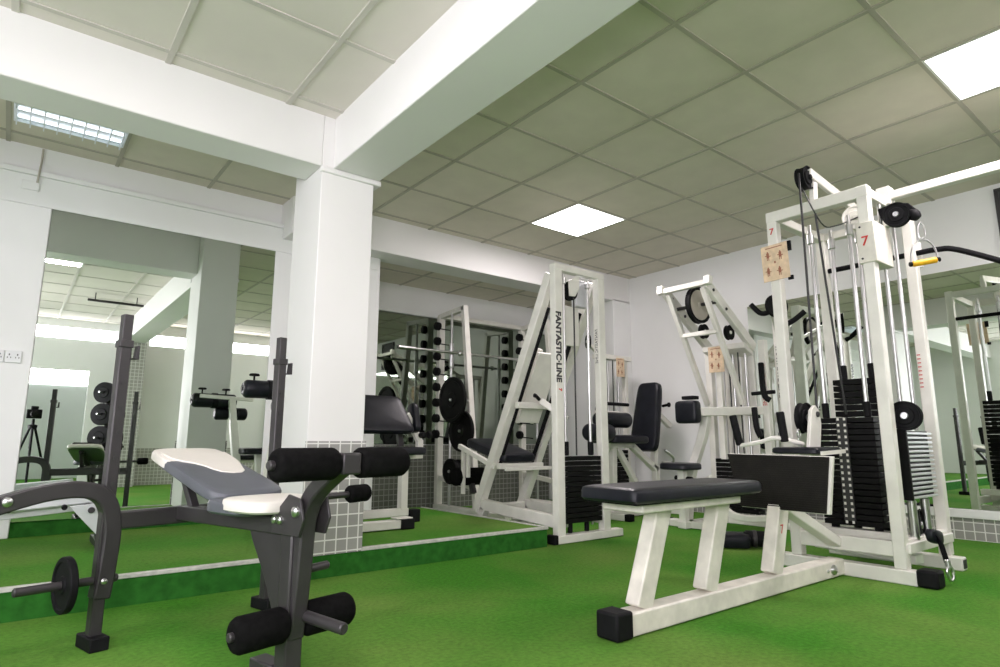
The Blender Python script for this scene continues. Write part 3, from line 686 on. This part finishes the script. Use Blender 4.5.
part('pulley_disc', MB().lathe((4.56, 2.985, 1.86), (0,-1,0), [(0,0),(0,.132),(.003,.132),(.006,.03),(.02,.028),(.02,0)], 32), 'grid', w_)
for x, y, z in ((4.73, 3.07, 1.66), (4.80, 2.87, 1.63)): pulley('small_pulley', (x, y, z), (0,1,0), .065, .03, t, 'rubber', 'white')
for y in (2.88, 3.00, 3.10): part('guide_rod', MB().cyl((5.05, y, .10), (5.05, y, 1.48), .011), 'chrome', t)
part('back_panel', MB().box(5.10, 5.115, 2.83, 2.95, .55, 1.46), 'white', t, .003)
part('back_panel', MB().box(5.10, 5.115, 2.97, 3.13, .55, 1.46), 'white', t, .003)
for y in (2.93, 3.02): part('lift_cable', MB().cyl((5.02, y, .56), (5.02, y, 1.50), .006), 'cable', t)
stack_plates(5.0, 5.10, 2.82, 3.20, .10, .56, 12, t)
part('housing', MB().plate([(4.95, yb, 1.56), (5.10, yb, 1.50), (5.10, ya, 1.50), (4.95, ya, 1.56)], (0,0,-.05)), 'white', t, .004)
part('card_post', MB().bar((4.94, 3.07, .55), (4.94, 3.07, 1.50), .05, .04, (0,1,0)), 'white', t, .004)
card((4.90, 3.07, 1.425), (0,-1,0), (0,0,1), (-1,0,0), .15, .23, t)
part('press_arm', MB().bar((4.50, 3.00, .945), (5.05, yb-.08, .965), .055, .07), 'white', t, .005)
part('chest_pad', MB().cushion((4.46, 3.09, .945), (0,0,1), (0,-1,0), (-1,0,0), .19, .21, .09, 1, .3), 'vinyl', t)
part('pad_arm', MB().box(4.45, 4.53, 3.02, 3.14, 1.05, 1.08), 'rubber', t, .006)
part('curved_leg', MB().rtube([(4.60, 3.01, .93), (4.60, 3.04, .78), (4.60, 3.12, .58), (4.60, 3.19, .40), (4.60, 3.24, .05)], .07, .06, (0,1,0), 5), 'white', t, .005)
part('seat', MB().cushion((4.42, 3.16, .50), (0,1,0), (1,0,0), (0,0,1), .30, .28, .055, 1, .6), 'vinyl', t)
part('seat_post', MB().bar((4.44, 3.16, .05), (4.44, 3.16, .47), .06, .06), 'white', t, .005)
part('seat_knob', MB().cyl((4.42, 3.10, .40), (4.40, 3.04, .40), .02).cyl((4.48, 3.20, .40), (4.48, 3.26, .40), .02), 'rubber', t)
part('base_beam', MB().bar((4.40, 3.16, .03), (5.10, 3.16, .03), .08, .055, (0,1,0)).bar((5.05, ya+.1, .03), (5.05, yb-.25, .03), .07, .055), 'white', t, .005)
part('front_foot', MB().bar((4.52, 3.36, .03), (4.52, 2.98, .03), .09, .055), 'white', t, .005)
part('foot_cap', MB().box(4.47, 4.57, 3.36, 3.42, .002, .062), 'rubber', t, .005)
part('side_stay', MB().rtube([(4.60, 3.02, .42), (4.64, 2.9, .16), (4.70, 2.75, .10), (5.02, 2.62, .10)], .045, .045, (1,0,0), 4), 'white', t, .004)
for p_ in ([(4.98, 2.70, 1.36), (4.92, 2.66, 1.10), (4.94, 2.62, 1.04)], [(4.86, 2.72, .98), (4.84, 2.70, .82), (4.86, 2.68, .74)]):
    part('grip_handle', MB().tube(p_, .024, 4), 'rubber', t)
part('grip_cross', MB().cyl((4.90, 2.76, 1.10), (4.96, 2.58, 1.11), .016), 'rubber', t)
text('lettering', 'FANTASTIC LINE', .048, (5.0185, yb-.115, 1.18), (0,0,-1), (0,-1,0), 'red', t)

# pulldown bar lying over its far end, seen behind the tower post
t = thing('pulldown_station', 'white pulldown station with black curved handles behind the tower by the wall mirror', 'exercise machine', (5.2, 2.3, 0))
part('post', MB().bar((5.40, 2.74, .03), (5.40, 2.74, 1.98), .08, .06, (0,1,0)), 'white', t, .005)
part('top_arm', MB().bar((5.40, 2.74, 1.95), (4.95, 2.52, 1.90), .06, .06), 'white', t, .005)
part('base', MB().bar((5.40, 2.10, .03), (5.40, 2.95, .03), .08, .055).bar((5.12, 2.3, .03), (5.47, 2.3, .03), .07, .055, (0,1,0)), 'white', t, .005)
pulley('pulley', (4.97, 2.52, 1.83), (.5,1,0), .10, .03, t)
part('curved_handle', MB().tube([(4.92, 2.72, 1.87), (4.95, 2.66, 1.79), (4.98, 2.60, 1.79), (5.0, 2.55, 1.86)], .022, 5).tube([(5.0, 2.48, 1.66), (5.02, 2.40, 1.70), (5.04, 2.32, 1.76)], .022, 5), 'rubber', t)
part('brace', MB().bar((5.0, 2.60, 1.86), (5.38, 2.74, 1.66), .025, .025).bar((5.02, 2.44, 1.70), (5.38, 2.72, 1.58), .025, .025), 'white', t, .003)
text('lettering', 'FANTASTIC LINE', .062, (5.3685, 2.74, 1.32), (0,0,-1), (0,-1,0), 'inkblack', t, bold=.002)

# ------------------------------------------------------------------ cable tower and seated row in the right foreground
XA, XB, YA, YB, H = 3.62, 4.27, 1.29, 1.815, 2.115
t = thing('cable_tower', 'tall white cable tower with black weight stacks and seated row bench in right foreground', 'exercise machine', (3.9, 1.6, 0))
w = 'white'
for x in (XA, XB):
    for y in (YA, YB):
        part('corner_post', MB().bar((x, y, .07), (x, y, H), .060, .060, (1,0,0)), w, t, .006)
part('top_rail', MB().bar((XA, YA-.032, H-.036), (XA, YB+.032, H-.036), .062, .068), w, t, .006)
part('top_rail', MB().bar((XB, YA, H-.036), (XB, YB, H-.036), .054, .054), w, t, .006)
for y in (YA, YB): part('top_rail', MB().bar((XA+.02, y, H-.036), (XB, y, H-.036), .054, .054), w, t, .006)
# base
part('base_rail', MB().bar((XA, YA-.07, .035), (XA, YB+.10, .035), .075, .07), w, t, .006)
part('base_cap', MB().box(XA-.05, XA+.05, YA-.165, YA-.07, .002, .085), 'rubber', t, .012)
part('rear_base_rail', MB().bar((XB-.03, YA-.09, .035), (XB-.03, YB+.10, .035), .075, .07), w, t, .006)
part('rail_socket', MB().box(XB-.055, XB-.005, YA-.094, YA-.089, .012, .058), 'dark', t)
part('lower_rail', MB().bar((XA, YA, .165), (XA, YB, .165), .05, .075), w, t, .005)
for y in (YA, YB): part('lower_rail', MB().bar((XA, y, .18), (XB, y, .18), .05, .06), w, t, .005)
part('middle_beam', MB().bar((XA+.30, YA+.02, .08), (XA+.33, YB+.04, .10), .10, .05), w, t, .005)
# stay from the foot plate
part('diagonal_stay', MB().bar((3.06, 1.62, .40), (XA-.03, 1.60, .165), .07, .05, (0,1,0)), w, t, .006)
# bench beam
part('bench_beam', MB().bar((1.84, 1.60, .045), (XA-.03, 1.60, .045), .085, .082, (0,1,0)), 'white_b', t, .007)
part('beam_cap', MB().box(1.755, 1.845, 1.548, 1.652, .002, .098), 'rubber', t, .010)
bolt((3.45, 1.557, .045), (0,-1,0), .026, t); bolt((3.39, 1.557, .045), (0,-1,0), .009, t)
for a, b in ((1.935, 2.085), (2.365, 2.505)):
    part('seat_post', MB().bar((a, 1.60, .085), (b, 1.60, .45), .066, .088, (0,1,0)), 'white_b', t, .007)
part('foot_post', MB().bar((2.91, 1.60, .085), (3.045, 1.60, .46), .066, .092, (0,1,0)), 'white_b', t, .007)
text('red_number', '7', .06, (2.975, 1.5665, .285), (1,0,0), (0,0,1), 'red', t)
part('seat_plate', MB().box(1.86, 2.52, 1.50, 1.70, .440, .474), 'white_b', t, .006)
part('seat', MB().cushion((2.185, 1.585, .508), (1,0,0), (0,1,0), (0,0,1), .86, .29, .056, 1.0, .13, 16, .12), 'vinyl', t)
part('seat_board', MB().box(1.78, 2.585, 1.465, 1.705, .474, .482), 'rubber', t, .003)
# foot plate: ribbed rubber board with a white edge
n = V((-1, 0, 0))
def FPT(y, z, k=0): return V((2.985, y, z)) + n*k
part('foot_plate', MB().plate([FPT(1.775,.374), FPT(1.340,.372), FPT(1.305,.634), FPT(1.835,.640)], -n*.022), w, t, .003)
part('plate_rubber', MB().plate([FPT(1.773,.377,.001), FPT(1.353,.376,.001), FPT(1.319,.632,.001), FPT(1.833,.638,.001)], n*.010), 'rib', t, .002)
rb = MB()
for k in range(24):
    z = .381+.0105*k; f = k/24
    rb.plate([FPT(1.772+.058*f, z, .011), FPT(1.356-.034*f, z-.001, .011), FPT(1.356-.034*f, z+.004, .011), FPT(1.772+.058*f, z+.005, .011)], n*.003)
part('plate_ribs', rb, 'rib', t)
# row handle, low pulley and its arm above the foot plate
part('pulley_arm', MB().plate([(3.34, 1.60, .62), (3.47, 1.60, .62), (3.515, 1.60, .80), (3.505, 1.60, .87), (3.46, 1.60, .90), (3.41, 1.60, .87)], (0,-.02,0)), w, t, .004)
bolt((3.47, 1.579, .85), (0,-1,0), .016, t, 'dark')
pulley('low_pulley', (3.45, 1.64, .83), (0,1,0), .085, .035, t)
part('handle_rest', MB().cushion((3.40, 1.62, .655), (1,0,0), (0,1,0), (0,0,1), .30, .26, .035, 1, .25), 'vinyl', t)
part('rest_edge', MB().bar((3.28, 1.488, .642), (3.55, 1.488, .652), .012, .02, (0,1,0)), w, t)
rh = thing('row_handle', 'white metal row handle with black grips resting above the foot plate', 'cable handle', (3.25, 1.68, .67))
part('handle_bar', MB().tube([(3.28, 1.93, .68), (3.26, 1.80, .70), (3.24, 1.70, .722), (3.30, 1.63, .70), (3.36, 1.62, .69)], .012, 5), w, rh)
part('grip', MB().cyl((3.26, 1.665, .70), (3.25, 1.675, .86), .021), 'rubber', rh)
part('grip', MB().cyl((3.285, 1.94, .68), (3.26, 1.96, .85), .021), 'rubber', rh)
part('ring', MB().lathe((3.285, 1.60, .745), (0,1,0), [(-.003,.020),(0,.016),(.003,.020),(0,.024),(-.003,.020)], 16), 'steel', rh)
# weight stacks
stack_plates(3.80, 3.90, 1.425, 1.74, .235, .845, 18, t)
stack_plates(4.00, 4.10, 1.44, 1.71, .31, 1.085, 20, t)
part('selector_strip', MB().box(3.795, 3.7995, 1.565, 1.625, .26, .84), 'dark', t)
hs = MB()
for k in range(18):
    for dy in (-.018, .018):
        hs.box(3.7925, 3.7955, 1.595+dy-.006, 1.595+dy+.006, .247+.0339*k, .262+.0339*k)
part('selector_holes', hs, 'white', t)
for x, ys, z0 in ((3.85, (1.47, 1.70), .84), (4.05, (1.50, 1.66), 1.08)):
    for y in ys:
        part('guide_rod', MB().cyl((x, y, z0-.02), (x, y, H-.06), .0125), 'chrome', t)
        part('rod_collar', MB().cyl((x, y, H-.19), (x, y, H-.12), .021), 'steel', t)
        part('rod_bush', MB().cyl((x, y, z0), (x, y, z0+.09), .020), 'rubber', t)
        part('rod_foot', MB().cyl((x, y, .12), (x, y, .26), .022), 'rubber', t)
part('stack_shelf', MB().bar((3.85, YA, .19), (3.85, YB, .19), .09, .05).bar((4.05, YA, .25), (4.05, YB, .25), .08, .05), w, t, .004)
# right hand stack with visible plate edges
stack_plates(3.745, 4.12, 1.25, 1.335, .405, .765, 15, t, 'silver', .5)
part('stack_back', MB().box(3.725, 3.744, 1.245, 1.34, .40, .77), 'iron', t, .003)
part('stack_core', MB().box(3.76, 4.10, 1.265, 1.332, .405, .76), 'iron', t)
for x in (3.80, 3.99):
    part('guide_tube', MB().cyl((x, 1.28, .19), (x, 1.28, .40), .022), 'chrome', t)
    part('guide_rod', MB().cyl((x, 1.28, .765), (x, 1.28, H-.02), .011), 'chrome', t)
part('tube_shelf', MB().bar((XA, 1.28, .17), (XB, 1.28, .17), .07, .05, (0,1,0)), w, t, .004)
pulley('stack_pulley', (3.735, 1.243, .838), (1,.1,0), .078, .04, t, 'rubber', 'silver')
pulley('bottom_pulley', (3.92, 1.30, .26), (.2,-1,0), .085, .03, t)
# top pulley on its arm
part('pulley_arm', MB().bar((XA-.03, 1.560, 2.285), (XB, 1.550, 2.19), .03, .06, (0,1,0)).bar((XB-.03, 1.55, 2.20), (XB-.03, 1.55, H-.03), .04, .04, (0,1,0)), w, t, .008)
part('pulley_strut', MB().bar((XA+.03, 1.575, H-.02), (XA+.03, 1.565, 2.24), .05, .03, (1,0,0)), w, t, .004)
pulley('top_pulley', (XA-.035, 1.585, 2.255), (.02,1,0), .072, .055, t, 'rubber', 'rubber')
pulley('inner_pulley', (3.98, 1.475, 2.07), (1,.35,0), .075, .03, t, 'white', 'white')
part('cable', MB().cyl((XA-.105, 1.585, 2.27), (XA-.105, 1.60, .70), .0065), 'cable', t)
part('cable', MB().cyl((3.85, 1.585, .86), (3.655, 1.585, 2.27), .0065), 'cable', t)
part('cable', MB().cyl((4.05, 1.46, 1.09), (4.05, 1.44, 2.0), .0065), 'cable', t)
part('cable', MB().tube([(3.55, 1.60, 2.22), (3.62, 1.53, 1.97), (3.74, 1.50, 1.97), (3.95, 1.45, 2.06)], .004, 5), 'cable', t)
# box with the number and the card
part('cover_box', MB().box(XA-.045, XA+.19, YA-.05, YA+.042, 1.665, 1.895), 'white_b', t, .004)
for z in (1.69, 1.87):
    bolt((XA-.046, YA+.02, z), (-1,0,0), .006, t, 'dark')
text('red_number', '7', .075, (XA-.0465, YA, 1.785), (0,-1,0), (0,0,1), 'red', t, bold=.001)
text('red_number', '7', .055, (XA-.0312, YB, 1.985), (0,-1,0), (0,0,1), 'red', t, bold=.001)
card((XA-.040, YB-.015, 1.785), (0,-1,.03), (0,.03,1), (-1,0,0), .165, .225, t)
for z0, z1 in ((1.84, 1.90), (1.66, 1.685)): part('card_clip', MB().box(XA-.042, XA-.03, YB-.115, YB-.085, z0, z1), 'rubber', t)
# swivel pulley with the hanging handle
part('pulley_housing', MB().plate([(3.785, 1.275, 1.96), (3.785, 1.285, 2.02), (3.785, 1.20, 2.03), (3.785, 1.13, 2.01), (3.785, 1.10, 1.97), (3.785, 1.12, 1.94)], (.035,0,0)), 'rubber', t, .004)
pulley('swivel_pulley', (3.765, 1.185, 1.950), (1,.12,.05), .068, .04, t)
part('cable_ball', MB().lathe((3.80, 1.113, 1.938), (.1,-.6,-.8), [(-.035,0),(-.03,.02),(-.01,.031),(.01,.031),(.03,.02),(.035,0)], 16), 'rubber', t)
hg = thing('stirrup_grip', 'chrome stirrup cable handle with yellow grip hanging from the tower pulley', 'cable handle', (3.88, 1.08, 1.70))
c0 = V((3.82, 1.095, 0)); e = V((.55, -.83, 0)).normalized()
part('carabiner', MB().tube([c0+V((0,0,1.895)), c0+e*.014+V((0,0,1.87)), c0+e*.016+V((0,0,1.82)), c0+V((0,0,1.80)), c0-e*.014+V((0,0,1.82)), c0-e*.014+V((0,0,1.87)), c0+V((0,0,1.895))], .005, 4), 'steel', hg)
arch = [c0 + e*(.062*math.cos(a)) + V((0,0,1.69+.105*math.sin(a))) for a in [math.pi*k/14 for k in range(15)]]
part('stirrup', MB().sweep([arch[0]+V((0,0,-.03))]+arch+[arch[-1]+V((0,0,-.03))], [(-.008,-.002),(.008,-.002),(.008,.002),(-.008,.002)], e.cross(V((0,0,1)))), 'steel', hg)
part('grip', MB().cyl(c0-e*.058+V((0,0,1.66)), c0+e*.058+V((0,0,1.675)), .0165), 'yellow', hg)
for s in (-1, 1): part('end_knob', MB().cyl(c0+e*.058*s+V((0,0,1.667+.007*s)), c0+e*.074*s+V((0,0,1.668+.009*s)), .0135), 'rubber', hg)
# cross beam of the crossover and pull-up bar
part('crossover_beam', MB().bar((3.90, YA, 2.115), (3.90, -1.412, 2.115), .05, .05), w, t, .006)
part('beam_plate', MB().box(3.86, 3.94, YA-.05, YA+.02, 2.06, 2.17), w, t, .004)
pub = part('pull_up_bar', MB().tube([(XB, 1.82, 1.845), (XB, 1.30, 1.845), (XB, 1.15, 1.842), (XB, 1.05, 1.815), (XB, .80, 1.665), (XB, .70, 1.60)], .017, 5), 'rubber', t)
part('bar_mount', MB().box(XB+.03, XB+.05, YA-.045, YA+.045, 1.76, 1.92), w, t, .003)
# ankle strap hanging at the base
st = thing('ankle_strap', 'black ankle strap with steel clip hanging at the tower foot', 'cable attachment', (3.70, 1.16, .04))
part('strap', MB().sweep([V((3.77, 1.222, .225)), V((3.765, 1.19, .245)), V((3.755, 1.158, .205)), V((3.745, 1.142, .15)), V((3.738, 1.132, .11))], [(-.018,-.003),(.018,-.003),(.018,.003),(-.018,.003)], (.5,.6,.2), 4), 'rubber', st)
part('pad', MB().cushion((3.78, 1.185, .225), (1,-.1,-.2), (0,0,1), (0,-1,0), .12, .07, .035, 1, .6), 'vinyl', st)
part('clip', MB().tube([(3.735, 1.125, .10), (3.75, 1.115, .075), (3.745, 1.115, .035), (3.73, 1.125, .03), (3.72, 1.13, .07), (3.735, 1.125, .10)], .007, 4).cyl((3.735, 1.125, .085), (3.735, 1.13, .125), .013), 'steel', st)
# second column of scale numbers (red) on the rear right post
sc = MB()
for k in range(9): sc.box(XB-.0375, XB-.0365, YA+.004, YA+.022, 1.02+.024*k, 1.026+.024*k)
part('red_scale', sc, 'red', t)

# far tower of the crossover: outside the frame, shown by the wall mirror
t = thing('crossover_tower', 'second white cable tower standing right of the frame, seen in the wall mirror', 'exercise machine', (3.9, -1.45, 0))
for x in (3.66, 4.14): part('corner_post', MB().bar((x, -1.45, .06), (x, -1.45, 2.165), .07, .07, (1,0,0)), w, t, .005)
part('top_rail', MB().bar((3.62, -1.45, 2.15), (4.18, -1.45, 2.15), .06, .06, (0,1,0)), w, t, .005)
part('base_rail', MB().bar((3.5, -1.45, .03), (4.3, -1.45, .03), .07, .06, (0,1,0)), w, t, .005)
stack_plates(3.74, 4.06, -1.50, -1.40, .12, .70, 14, t)
for x in (3.80, 4.0): part('guide_rod', MB().cyl((x, -1.45, .1), (x, -1.45, 2.12), .012), 'chrome', t)

# black padded block on the carpet
t = thing('push_up_block', 'black padded block lying on the green carpet under the foot plate', 'exercise block', (3.95, 2.38, 0))
part('body', MB().cushion((3.93, 2.42, .05), (.6,-.8,0), (.8,.6,0), (0,0,1), .22, .20, .085, 1, .3), 'vinyl', t)
part('roller', MB().cyl((3.97, 2.36, .062), (4.10, 2.19, .058), .052), 'rubber', t)
part('band', MB().cyl((4.0, 2.32, .061), (4.02, 2.295, .0605), .055), 'gun', t)

# ------------------------------------------------------------------ things behind the camera, shown by the left mirror
t = thing('camera_tripod', 'black camera tripod standing behind the viewpoint, seen in the left mirror', 'tripod', (.25, -.20, 0))
for a in (90, 210, 330):
    c_, s_ = math.cos(math.radians(a)), math.sin(math.radians(a))
    part('leg', MB().cyl((.25+.03*c_, -.20+.03*s_, .86), (.25+.30*c_, -.20+.30*s_, .01), .014), 'rubber', t)
part('centre_column', MB().cyl((.25, -.20, .60), (.25, -.20, .97), .016).lathe((.25, -.20, .85), (0,0,1), [(0,0),(0,.045),(.04,.05),(.05,.03),(.05,0)], 16), 'rubber', t)
cb = thing('photo_camera', 'black camera on the tripod, seen in the left mirror', 'camera', (.25, -.20, .975))
part('body', MB().box(.17, .33, -.24, -.17, .975, 1.09).box(.21, .29, -.24, -.17, 1.09, 1.13), 'rubber', cb, .01)
part('lens', MB().cyl((.25, -.17, 1.03), (.25, -.08, 1.03), .042), 'iron', cb)
t = thing('plate_tree', 'black plate storage tree behind the viewpoint, seen in the left mirror', 'weight rack', (1.09, -.62, 0))
part('post', MB().bar((1.09, -.62, .05), (1.09, -.62, 1.42), .06, .06), 'gun', t, .005)
part('base', MB().bar((.91, -.62, .03), (1.27, -.62, .03), .06, .05, (0,1,0)).bar((1.09, -.9, .03), (1.09, -.34, .03), .06, .05), 'gun', t, .005)
AX = V((.62, -.78, 0))
for z in (.74, 1.06, 1.36): part('peg', MB().cyl(V((1.09, -.62, z))-AX*.25, V((1.09, -.62, z))+AX*.25, .015), 'steel', t)
nth = ('lowest', 'middle', 'top')
for k, z in enumerate((.74, 1.06, 1.36)):
    for s in (-1, 1):
        r = .16-.008*k
        q = V((1.09, -.62, z)) + AX*(.12*s)
        pl = part('weight_plate', MB().lathe(q, AX, [(-.05,.017),(-.05,r*.5),(-.04,r*.55),(-.035,r*.8),(-.03,r),(.03,r),(.035,r*.8),(.04,r*.55),(.05,r*.5),(.05,.017),(-.05,.017)], 32), 'rubber', loc=q)
        tag(pl, 'black plate on the %s peg of the mirrored storage tree, %s side' % (nth[k], 'left' if s < 0 else 'right'), 'weight plate', 'plates on the storage tree')

# ------------------------------------------------------------------ camera and light
yaw, pitch, roll = 9.00689715e-01, 1.73842201e-01, 1.77438422e-03
F = V((math.cos(yaw)*math.cos(pitch), math.sin(yaw)*math.cos(pitch), math.sin(pitch)))
R = V((math.sin(yaw), -math.cos(yaw), 0)); U = R.cross(F)
R, U = R*math.cos(roll)+U*math.sin(roll), -R*math.sin(roll)+U*math.cos(roll)
cam = bpy.data.cameras.new('camera'); co = bpy.data.objects.new('camera', cam); COL.objects.link(co)
cam.sensor_width = 36; cam.lens = 36*.61457; cam.clip_start = .02; cam.clip_end = 60
co.matrix_world = Matrix(((R.x,U.x,-F.x,0),(R.y,U.y,-F.y,0),(R.z,U.z,-F.z,.70),(0,0,0,1)))
scene.camera = co

def area(name, loc, rot, sx, sy, power, col):
    l = bpy.data.lights.new(name, 'AREA'); l.shape = 'RECTANGLE'; l.size = sx; l.size_y = sy; l.energy = power; l.color = col
    o = bpy.data.objects.new(name, l); COL.objects.link(o); o.location = loc; o.rotation_euler = rot
    return o
PI = math.pi
area('daylight_back_room', (.5, -4.86, 1.95), (PI/2, 0, 0), 2.0, .38, 30, (1, .93, .98))
area('daylight_left', (XL-.02, .55, 1.6), (0, -PI/2, 0), 1.6, 4.2, 92, (.98, .885, 1))
area('daylight_clerestory', (-.8, YF+.01, 2.345), (PI/2, 0, 0), 3.8, .17, 22, (1, .885, .98))
area('daylight_clerestory_right', (3.6, YF+.01, 2.345), (PI/2, 0, 0), 3.6, .17, 25, (1, .885, .98))
area('photo_lamp', (-.45, -.35, 1.0), (math.radians(100), 0, yaw-PI/2), .45, .45, 38, (.98, .875, .985))
area('panel_light_middle', (3.715, 3.597, ZC-.03), (0, 0, 0), .55, .55, 26, (1, .88, .92))
area('panel_light_right', (3.715, .597, ZC-.03), (0, 0, 0), .55, .55, 26, (1, .88, .92))
area('strip_light_left', (.23, 1.95, ZL-.035), (0, 0, 0), .38, .15, 14, (1, .88, .92))

w = bpy.data.worlds.new('world'); scene.world = w; w.use_nodes = True
w.node_tree.nodes['Background'].inputs['Color'].default_value = (.8, .88, 1, 1)
w.node_tree.nodes['Background'].inputs['Strength'].default_value = .3

vs = scene.view_settings
scene.display_settings.display_device = 'sRGB'
vs.view_transform = 'Standard'; vs.look = 'None'; vs.gamma = 1; vs.use_curve_mapping = False; vs.exposure = .0
scene.cycles.use_denoising = True
scene.cycles.max_bounces = 12; scene.cycles.diffuse_bounces = 6; scene.cycles.glossy_bounces = 6
